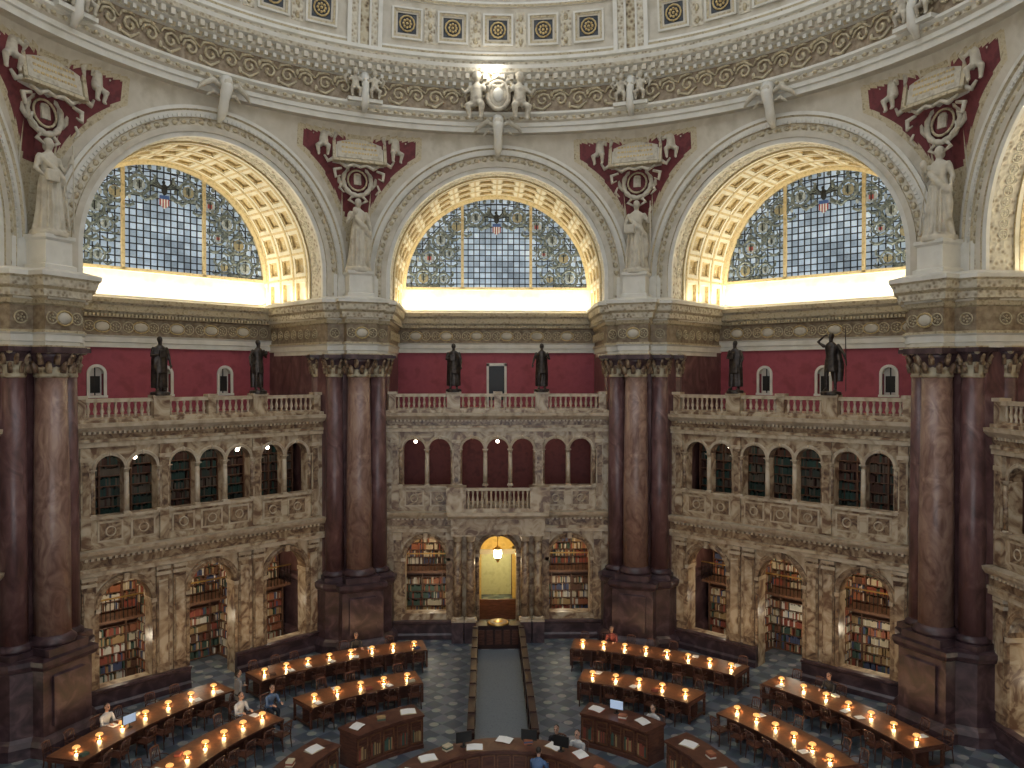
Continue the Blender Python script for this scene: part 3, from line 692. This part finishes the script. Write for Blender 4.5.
def bronzeman(var):
    b=MB(); m=bronze
    for s_ in (-1,1):
        st=.03 if s_>0 else -.06
        b.tube([(s_*.09,0,.93),(s_*.11,st-.03,.5),(s_*.12,st,.1),(s_*.12,st,.05)],[.1,.066,.045,.05],m,10); b.tube([(s_*.12,st+.04,.04),(s_*.13,st-.09,.035),(s_*.14,st-.16,.03)],[.045,.045,.03],m,8)
    stack(b,[(0,0,.6,.2,.16),(0,0,.8,.19,.15),(0,0,.95,.17,.13),(0,0,1.08,.15,.12),(0,0,1.25,.18,.13),(0,0,1.38,.19,.12),(0,0,1.45,.13,.09),(0,0,1.5,.06,.06),(0,0,1.56,.05,.05)],m,24,.04,7)
    head(b,(0,-.01,1.64),m,m,False,True)
    def arm(s_,el,wr,d): b.tube([(s_*.18,0,1.41),(s_*.215,0,1.36),el,wr],[.06,.062,.05,.032],m,8); hand(b,wr,d,m)
    if var==0:
        stack(b,[(0,.06,.12,.27,.16),(0,.06,.5,.26,.16),(0,.05,1.0,.25,.15),(0,.03,1.3,.24,.14),(0,.02,1.44,.16,.1)],m,28,.06,8)
        arm(-1,(-.28,-.02,1.14),(-.1,-.2,1.18),(.7,-.2,.3)); arm(1,(.29,.0,1.12),(.28,-.12,.88),(0,-.3,-1)); b.box(-.12,.06,-.28,-.22,1.1,1.32,m)
    elif var==1:
        arm(-1,(-.38,-.04,1.5),(-.14,-.14,1.68),(.7,-.4,.1)); arm(1,(.36,.02,1.15),(.46,-.05,.93),(.1,-.1,-1))
        b.tube([(.46,-.05,.0),(.46,-.05,1.1),(.44,-.05,1.9)],.022,m,6)
        stack(b,[(.14,.14,.3,.16,.1),(.12,.14,.8,.22,.12),(.04,.1,1.25,.2,.1),(0,.06,1.42,.12,.07)],m,20,.05,7)
    else:
        stack(b,[(0,.08,.1,.24,.1),(0,.09,.6,.25,.12),(0,.07,1.2,.22,.12),(0,.04,1.42,.16,.09)],m,24,.05,7)
        arm(-1,(-.3,.02,1.15),(-.36,-.12,.95),(-.1,-.5,-.8)); arm(1,(.3,.0,1.16),(.18,-.2,1.24),(-.3,-.7,.3)); b.ell((.14,-.3,1.3),(.07,.05,.09),m,8,6)
    b.rev([(.3,-.12),(.3,-.02),(.26,.0)],0,0,16,m)
    return b
F0=bake(draped(stone,0),.022,'statue_f0'); F1=bake(draped(stone,1),.022,'statue_f1')
B0=bake(bronzeman(0),.02,'statue_b0'); B1=bake(bronzeman(1),.02,'statue_b1'); B2=bake(bronzeman(2),.02,'statue_b2')
def pol(r,deg,z=0): a=rad(deg); return (r*sin(a),r*cos(a),z)
for i,a in enumerate(PIERS[:4]):
    put([F1,F0,F0,F1][i],'allegorical_stone_statue',pol(15.95+PO,a,16.98),-rad(a),sc=1.78)
for ba,l in [(0,(B0,B2)),(45,(B0,B2)),(-45,(B0,B1)),(90,(B2,B0)),(-90,(B0,B2))]:
    for s_,m in zip((-1,1),l):
        p=Matrix.Rotation(rad(ba),4,'Z')@Vector((s_*2.05,A-.02,11.6)); put(m,'bronze_statue',p,rad(ba),sc=1.2 if m!=B1 else 1.3)
def mesh_from(me,b,M,mat):
    b.M=M; b.add([tuple(v.co) for v in me.vertices],[tuple(p.vertices) for p in me.polygons],mat,True); b.M=Matrix.Identity(4)
def cherub():
    b=MB(); m=stone
    b.tube([(0,0,.45),(0,0,.6),(0,-.02,.85),(0,0,1.0)],[.17,.18,.15,.07],m,10); b.ell((0,-.02,1.18),(.13,.14,.16),m,12,8)
    b.ell((0,.03,1.22),(.14,.14,.14),m,10,6)
    for s_ in (-1,1):
        b.tube([(s_*.09,0,.45),(s_*.2,-.2,.35),(s_*.16,-.12,.05),(s_*.16,-.22,.0)],[.12,.1,.06,.05],m,8)
        b.tube([(s_*.15,0,.92),(s_*.32,-.08,.72),(s_*.36,-.2,.8),(s_*.36,-.22,.84)],[.07,.06,.05,.045],m,8)
        b.tube([(s_*.06,.1,.9),(s_*.3,.14,1.1),(s_*.45,.14,.9),(s_*.35,.14,.6)],[.05,.11,.11,.03],m,6)
    return b
CH=bake(cherub(),.035,'cherub')
def tablet():
    b=MB()
    M=T(0,16.2,22.2,rx=rad(-10)) ; b.M=M
    b.box(-1.15,1.15,-.15,.3,-.6,.6,white); b.box(-1.0,1.0,-.2,-.14,-.45,.45,stone)
    for x0,x1,z0,z1 in [(-1.2,1.2,.5,.62),(-1.2,1.2,-.62,-.5),(-1.2,-1.06,-.6,.6),(1.06,1.2,-.6,.6)]: b.box(x0,x1,-.25,0,z0,z1,gold2)
    for k in range(3):
        x=-.8
        while x<.75: w=random.uniform(.05,.13); b.box(x,x+w,-.215,-.2,.2-k*.22,.28-k*.22,gold); x+=w+.04
    for s_ in (-1,1):
        b.tube([(s_*1.15,-.1,.5),(s_*1.45,-.1,.65),(s_*1.6,-.1,.35),(s_*1.4,-.1,.25)],[.1,.1,.08,.05],stone,6)
        b.tube([(s_*1.15,-.1,-.5),(s_*1.4,-.1,-.65),(s_*1.55,-.1,-.4)],[.1,.09,.05],stone,6)
        b.tube([(s_*.9,-.05,-.65),(s_*.6,-.1,-.85),(s_*.3,-.1,-.7),(0,-.1,-.8)],[.05,.09,.07,.06],stone,6)
        b.tube([(s_*.78,.05,-.85),(s_*1.1,.05,-.95),(s_*1.05,.05,-1.3),(s_*.85,.05,-1.2)],[.06,.09,.07,.03],stone,6)
        b.tube([(s_*.8,.1,-1.5),(s_*.9,.1,-1.75),(s_*.7,.1,-1.95)],[.04,.07,.03],stone,6)
        b.tube([(s_*1.9,-.0,.1),(s_*2.2,-.0,.35),(s_*2.5,-.0,.2)],[.06,.08,.03],gold2,6)
    b.tube([(-.5,-.1,.6),(-.25,-.15,.85),(0,-.2,.95),(.25,-.15,.85),(.5,-.1,.6)],[.07,.1,.14,.1,.07],stone,8)
    b.M=T(0,16.5,20.95,rx=rad(-6),sc=1.15)
    b.tube([(.55*cos(2*pi*j/24),0,.6*sin(2*pi*j/24)) for j in range(24)],[.11 if j%2 else .08 for j in range(24)],stone,7,True)
    b.tube([(.37*cos(2*pi*j/20),-.03,.4*sin(2*pi*j/20)) for j in range(20)],.04,gold2,6,True)
    b.ell((0,.05,0),(.36,.08,.4),redp,14,6); b.box(-.14,.14,-.08,0,-.18,.2,stone); b.ell((0,-.05,.22),(.14,.06,.07),stone,8,5)
    for s_ in (-1,1):
        b.tube([(s_*.55,-.0,-.3),(s_*.7,-.0,-.1),(s_*.75,0,.2),(s_*.62,0,.35)],[.05,.08,.07,.03],stone,6)
        b.tube([(s_*.2,-.05,-.65),(s_*.35,-.05,-.8),(s_*.1,-.05,-.95)],[.06,.07,.03],stone,6)
    b.M=Matrix.Identity(4)
    for s_ in (-1,1): mesh_from(CH,b,T(s_*1.6,15.95,21.75,rz=s_*.25,sc=1.15),stone)
    for s_ in (-1,1): mesh_from(CH,b,T(s_*.42,15.0,24.15,sc=.95),stone)
    b.tube([(0,15.1,25.2),(0,14.9,24.6),(0,15.0,24.0),(0,15.2,23.6)],[.2,.16,.2,.1],white,8)
    b.box(-.75,.75,14.9,15.3,24.0,24.15,white)
    return b.mesh('inscribed_tablet_with_cherubs')
tb=tablet()
for a in PIERS[:4]: put(tb,'inscribed_tablet_with_cherubs',rz=rad(a))
def keystone(big):
    b=MB()
    b.tube([(0,15.1,23.75),(0,14.95,23.4),(0,15.2,22.9),(0,15.3,22.55),(0,15.6,22.2)],[.26,.24,.18,.2,.1],white,10)
    for s_ in (-1,1):
        b.tube([(s_*.15,15.1,23.4),(s_*.5,15.1,23.6),(s_*.9,15.15,23.35),(s_*1.1,15.2,23.1)],[.1,.13,.1,.03],stone,8)
        b.tube([(s_*.15,15.2,23.1),(s_*.45,15.2,23.2),(s_*.7,15.25,23.0)],[.07,.09,.03],stone,8)
    b.ell((0,14.9,23.5),(.2,.14,.26),stone,10,7)
    if big:
        b.M=T(0,14.85,24.7)
        b.tube([(.48*cos(2*pi*j/20),0,.62*sin(2*pi*j/20)) for j in range(20)],.1,stone,7,True); b.ell((0,.03,0),(.45,.1,.58),stone,14,8); b.ell((0,-.05,0),(.25,.1,.32),white,10,6)
        b.tube([(-.35,0,.6),(0,-.05,.85),(.35,0,.6)],[.06,.12,.06],stone,6)
        b.M=Matrix.Identity(4)
        for s_ in (-1,1): mesh_from(CH,b,T(s_*.95,14.9,23.6,rz=s_*.3,sc=1.65),stone)
    return b.mesh('keystone_ornament')
kb=keystone(True); ks=keystone(False)
for ang,nm in BAYS[:5]: put(kb if ang==0 else ks,'keystone_cartouche' if ang==0 else 'keystone_ornament',rz=rad(ang))
g=MB(); g.ell((0,0,0),(.12,.12,.12),globe,12,8); g.tube([(0,0,-.25),(0,0,-.1)],.03,brass,6); o=g.obj('cornice_lamp'); o.location=(-.3,14.70,25.75)
light('POINT','bulb',(0,-.25,0),60,(1,.95,.85),o,shadow_soft_size=.1)

# ------------------------------------------------------------ floor & aisle
b=MB(); b.add([(-26,-22,0),(26,-22,0),(26,24,0),(-26,24,0)],[(0,1,2,3)],floorm); b.obj('floor')
b=MB()
for s_ in (-1,1):
    x=s_*1.02
    b.box(x-.07,x+.07,4.0,14.6,0,1.0,darkw); b.box(x-.12,x+.12,3.95,14.65,1.0,1.07,darkw); b.box(x-.1,x+.1,4,14.6,0,.14,darkw)
    for i in range(9):
        y=4.2+i*1.27; b.box(x-.11,x+.11,y-.07,y+.07,0,1.12,darkw)
b.obj('aisle_partition')
b=MB(); b.box(-.9,.9,4.0,14.6,0.0,.02,carpet); b.obj('aisle_runner_carpet')
b=MB()
b.box(-.95,.95,14.75,15.35,0,1.0,darkw); b.box(-1.0,1.0,14.7,15.4,1.0,1.06,darkw)
for i in range(5): x=-.76+.38*i; b.box(x-.14,x+.14,14.72,14.75,.2,.85,wood)
b.M=T(0,15.0,1.12); b.rev([(.48,-.05),(.5,0),(.46,.03)],0,0,24,brass); b.rev([(.40,.03),(.38,.045)],0,0,24,trim); b.rev([(.22,.045),(.2,.06)],0,0,16,brass)
b.obj('entrance_counter')
b=MB()
b.box(-1.5,-1.3,A+.6,AW+.2,0,5.3,yel); b.box(1.3,1.5,A+.6,AW+.2,0,5.3,yel)
b.arch(0,3.9,None,[(1.3,A+.6),(1.3,AW)],16,yel)
b.box(-1.3,1.3,AW+3.0,AW+3.1,0,5.3,yelp); b.box(-1.35,-1.25,AW,AW+3,0,5.3,yelp); b.box(1.25,1.35,AW,AW+3,0,5.3,yelp); b.box(-1.3,1.3,AW,AW+3,3.3,3.4,yelp)
b.box(-1.3,-.8,AW-.3,AW-.1,0,3.4,yel); b.box(.8,1.3,AW-.3,AW-.1,0,3.4,yel); b.box(-1.3,1.3,AW-.35,AW-.1,3.0,3.25,white); b.box(-1.3,1.3,AW-.3,AW-.1,3.25,5.3,yel)
b.box(-1.2,-.85,AW+2.85,AW+3.0,0,2.6,wood); b.box(.85,1.2,AW+2.85,AW+3.0,0,2.6,wood)
b.box(-1.2,1.2,AW-1.6,AW-1.45,0,1.0,wood)
b.obj('vestibule')
b=MB(); b.rev([(.05,-.3),(.16,-.2),(.2,0),(.16,.2),(.05,.28)],0,0,8,globe,False); b.tube([(0,0,.28),(0,0,.95)],.02,brass,6); b.rev([(.19,.18),(.24,.22),(.04,.34)],0,0,8,brass); b.rev([(.03,-.42),(.1,-.3),(.17,-.2)],0,0,8,brass)
o=b.obj('hanging_lantern'); o.location=(0,A+.35,3.85)
light('POINT','lantern_bulb',(0,A+1.8,3.6),110,(1,.80,.42),shadow_soft_size=.2)
light('POINT','corridor_bulb',(0,AW+1.6,2.9),60,(1,.93,.70),shadow_soft_size=.2)

# ------------------------------------------------------------ desks, lamps, chairs
def lampmesh():
    b=MB()
    b.rev([(.08,0),(.08,.015),(.03,.03),(.012,.05),(.012,.19),(.02,.21)],0,0,10,brass)
    b.rev([(.115,.14),(.105,.175),(.055,.205),(.02,.21)],0,0,14,glow)
    b.ell((0,0,.12),(.045,.045,.025),bulbm,8,6)
    return b.mesh('desk_lamp')
LM=lampmesh()
def chairmesh():
    b=MB()
    b.plan([(-.22,-.22),(.22,-.22),(.2,.2),(-.2,.2)],[(0,.43),(.015,.445),(.01,.465)],wood)
    for x,y in [(-.19,-.19),(.19,-.19)]: b.tube([(x,y,.43),(x*1.1,y*1.1,0)],[.022,.016],wood,6)
    for x in (-.18,.18): b.tube([(x*1.1,.24,0),(x,.19,.43),(x,.23,.7),(x*.95,.28,.92)],[.018,.022,.02,.016],wood,6)
    b.tube([(-.18,.28,.9),(-.08,.31,.93),(.08,.31,.93),(.18,.28,.9)],.03,wood,6); b.tube([(-.18,.22,.62),(0,.25,.62),(.18,.22,.62)],.018,wood,6)
    for x in (-.1,-.03,.04,.11): b.tube([(x,.24,.62),(x,.3,.92)],.011,wood,5)
    for s_ in (-1,1): b.tube([(s_*.2,.22,.66),(s_*.24,0,.66),(s_*.21,-.16,.62),(s_*.2,-.18,.44)],.016,wood,6)
    return b.mesh('wooden_chair')
CM=chairmesh()
def desk(r,a0,a1,nl):
    b=MB(); A0,A1=rad(a0),rad(a1); n=max(8,int((a1-a0)))
    b.ring([(r-.62,.70),(r-.66,.72),(r-.66,.77),(r+.66,.77),(r+.66,.72),(r+.62,.70)],A0,A1,n,[wood,wood,deskw,wood,wood],True)
    b.ring([(r-.03,.05),(r-.03,.70)],A0,A1,n,wood); b.ring([(r+.03,.05),(r+.03,.70)],A0,A1,n,wood)
    m=nl+1
    for i in range(m):
        th=A0+(A1-A0)*i/nl; b.M=Matrix.Rotation(-th,4,'Z')
        b.box(-.03,.03,r-.6,r+.6,.62,.70,wood)
        for yy in (r-.55,r+.5): b.box(-.04,.04,yy,yy+.06,0,.7,wood)
        b.box(-.03,.03,r-.5,r+.5,.08,.14,wood)
        b.M=Matrix.Identity(4)
    for i in range(nl):
        if random.random()<.5:
            th=A0+(A1-A0)*(i+.5+random.uniform(-.2,.2))/nl; b.M=Matrix.Rotation(-th,4,'Z')@T(0,r+random.choice((-.38,.38)),.775,random.uniform(-.4,.4))
            if random.random()<.6: b.box(-.12,.12,-.15,.15,0,.008,paper)
            else: b.box(-.12,.12,-.09,.09,0,.07,random.choice(bookm))
            b.M=Matrix.Identity(4)
    b.obj('curved_reading_desk')
    for i in range(nl):
        ad=a0+(a1-a0)*(i+.5)/nl
        l=put(LM,'desk_lamp',pol(r,ad,.77),0)
        light('POINT','bulb',(0,0,.07),15,(1,.62,.27),l,shadow_soft_size=.04)
        for side in (-1,1):
            if side==1 and random.random()<.15: continue
            rr=r+side*random.uniform(.8,1.0); put(CM,'wooden_chair',pol(rr,ad+random.uniform(-.6,.6)),-rad(ad)+(0 if side>0 else pi)+random.uniform(-.15,.15))
for s_ in (-1,1):
    for r,a0,a1,nl in [(13.5,13.5,44,8),(13.5,49,76,7),(10.0,18,44,5),(10.0,51,78,6)]:
        if s_>0: desk(r,a0,a1,nl)
        else: desk(r,-a1,-a0,nl)
def counter(r,a0,a1,w,h,name,sh=True):
    b=MB(); A0,A1=rad(a0),rad(a1); n=max(8,int((a1-a0)/2))
    b.ring([(r-w+.08,0),(r-w+.08,.12),(r-w+.12,.14),(r-w+.12,h-.1),(r-w,h-.06),(r-w,h),(r+w,h),(r+w,h-.06),(r+w-.1,h-.1),(r+w-.1,0)],A0,A1,n,[wood]*9,True)
    m=max(2,int((a1-a0)*pi/180*r/.5))
    for i in range(m):
        th=A0+(A1-A0)*(i+.5)/m; b.M=Matrix.Rotation(-th,4,'Z'); y=r-w+.12
        b.box(-.2,.2,y-.03,y+.01,.2,.24,deskw); b.box(-.2,.2,y-.03,y+.01,h-.22,h-.18,deskw); b.box(-.2,-.17,y-.03,y+.01,.2,h-.18,deskw); b.box(.17,.2,y-.03,y+.01,.2,h-.18,deskw)
        if sh:
            x=-.16
            while x<.13: w2=random.uniform(.03,.06); b.box(x,x+w2-.005,y-.025,y+.01,.26,.26+random.uniform(.3,.42),random.choice(bookm[:4])); x+=w2
            b.box(-.17,.17,y-.03,y+.01,.72,.75,wood)
        y=r+w-.1; b.box(-.2,.2,y,y+.02,.2,h-.2,deskw)
    b.M=Matrix.Identity(4)
    k=max(2,int(m/1.6))
    for i in range(k):
        th=A0+(A1-A0)*(i+.3+random.random()*.4)/k
        b.M=Matrix.Rotation(-th,4,'Z')@T(0,r+random.uniform(-.2,.2),h,random.uniform(-.5,.5))
        if i%3!=1:
            b.add([(-.24,-.16,.01),(0,-.16,.03),(.24,-.16,.01),(-.24,.16,.05),(0,.16,.07),(.24,.16,.05)],[(0,1,4,3),(1,2,5,4)],paper)
            b.box(-.26,.26,-.18,.18,0,.012,random.choice(bookm))
        else:
            for q in range(3): b.box(-.13,.13,-.1,.1,q*.05,q*.05+.045,random.choice(bookm))
    b.M=Matrix.Identity(4)
    return b.obj(name)
for s_ in (-1,1):
    for a0,a1 in [(26,50),(57,84)]:
        counter(6.3,*( (a0,a1) if s_>0 else (-a1,-a0)),.5,1.12,'reference_counter')
counter(3.1,-100,100,.42,1.12,'central_issue_desk',False)
def monitor():
    b=MB(); b.box(-.24,.24,-.02,.02,.12,.44,black); b.box(-.22,.22,-.025,-.02,.14,.42,screen); b.box(-.03,.03,-.01,.03,0,.14,black); b.rev([(.11,0),(.1,.012)],0,0,12,black); return b.mesh('monitor')
MM=monitor()
for a,r,z,rz in [(-22,3.2,1.12,.3+pi),(14,3.15,1.12,-.2+pi),(33,3.1,1.12,-.5+pi),(36,6.4,1.12,-.5),(-66,13.3,.77,1.0)]:
    put(MM,'computer_monitor',pol(r,a,z),rz)

# ------------------------------------------------------------ people
def person(pose,shirt,lean=.0,female=False):
    b=MB(); sk=skin
    if pose=='sit':
        hz=.52; L=[(0,.02,hz-.05,.17,.14),(0,0,hz+.08,.16,.125),(0,-.02-lean*.3,hz+.25,.145,.11),(0,-.04-lean*.7,hz+.42,.175,.125),(0,-.05-lean,hz+.52,.16,.1),(0,-.05-lean,hz+.57,.08,.065)]
        stack(b,L,shirt,22); sy=-.05-lean; sz=hz+.5
        for s_ in (-1,1):
            b.tube([(s_*.09,.0,hz),(s_*.11,-.2,hz+.02),(s_*.12,-.42,hz),(s_*.12,-.42,hz-.05),(s_*.12,-.4,.3),(s_*.12,-.38,.1)],[.1,.09,.068,.062,.055,.042],trouser,10)
            b.tube([(s_*.12,-.34,.045),(s_*.125,-.46,.045),(s_*.13,-.58,.035)],[.045,.045,.03],hair,8)
            b.tube([(s_*.16,sy,sz),(s_*.2,sy,sz-.04),(s_*.24,sy-.1,sz-.27)],[.05,.058,.045],shirt,9)
            b.tube([(s_*.24,sy-.1,sz-.27),(s_*.17,sy-.33,sz-.2)],[.045,.03],shirt,9); hand(b,(s_*.17,sy-.33,sz-.2),(-s_*.3,-1,-.1),sk)
        hc=(0,sy-.04,hz+.76); nk=(0,sy,hz+.55)
    else:
        for s_ in (-1,1):
            b.tube([(s_*.09,0,.92),(s_*.1,-.02,.5),(s_*.1,.01,.1)],[.105,.068,.045],trouser,10); b.tube([(s_*.1,.05,.04),(s_*.11,-.08,.04),(s_*.12,-.17,.03)],[.045,.045,.03],hair,8)
            b.tube([(s_*.17,0,1.42),(s_*.21,0,1.37),(s_*.25,.02,1.12),(s_*(.24 if s_<0 else .16),-.08 if s_<0 else -.24,.92 if s_<0 else 1.1)],[.05,.06,.048,.033],shirt,9)
            hand(b,(s_*(.24 if s_<0 else .16),-.08 if s_<0 else -.24,.92 if s_<0 else 1.1),(0,-.3 if s_<0 else -1,-1 if s_<0 else 0),sk)
        stack(b,[(0,0,.86,.16,.12),(0,0,.98,.165,.125),(0,0,1.12,.145,.11),(0,0,1.3,.18,.125),(0,0,1.42,.165,.1),(0,0,1.48,.08,.06)],shirt,22)
        hc=(0,-.02,1.65); nk=(0,0,1.45)
    b.tube([nk,(hc[0],hc[1]+.02,hc[2]-.05)],[.055,.05],sk,10)
    head(b,hc,sk,hair,female)
    return bake(b,.014,'person',1)
seats=[person('sit',cloths[0],.05,True),person('sit',cloths[1],.14),person('sit',cloths[3],.1,True),person('sit',cloths[4],.08)]
stands=[person('stand',cloths[2],0,True)]
def sit(k,r,ad,out=True):
    put(seats[k],'seated_reader',pol(r,ad),-rad(ad)+(0 if out else pi)); put(CM,'wooden_chair',pol(r,ad),-rad(ad)+(0 if out else pi))
sit(1,11.0,-48); sit(0,11.2,-53.5); sit(2,14.4,20); sit(0,14.4,-66); sit(3,14.4,57)
sit(0,7.25,44); sit(3,14.4,-25)
put(stands[0],'standing_visitor',pol(12.1,-50.5),2.2)
sit(1,2.25,24,False); sit(0,4.15,34,True); sit(3,4.2,24,True)

# ------------------------------------------------------------ world, camera
w=bpy.data.worlds.new('World'); S.world=w; w.use_nodes=True
bg=w.node_tree.nodes['Background']; bg.inputs[0].default_value=(.90,.95,1,1); bg.inputs[1].default_value=1.62
cd=bpy.data.cameras.new('Camera'); cam=bpy.data.objects.new('Camera',cd); COL.objects.link(cam)
cd.sensor_width=36; cd.lens=28.125; cd.clip_end=200
cam.location=(-.5,-20.9,12.2); cam.rotation_euler=(rad(90-.57),0,rad(-1.79))
S.camera=cam
print('verts',sum(len(m.vertices) for m in bpy.data.meshes))
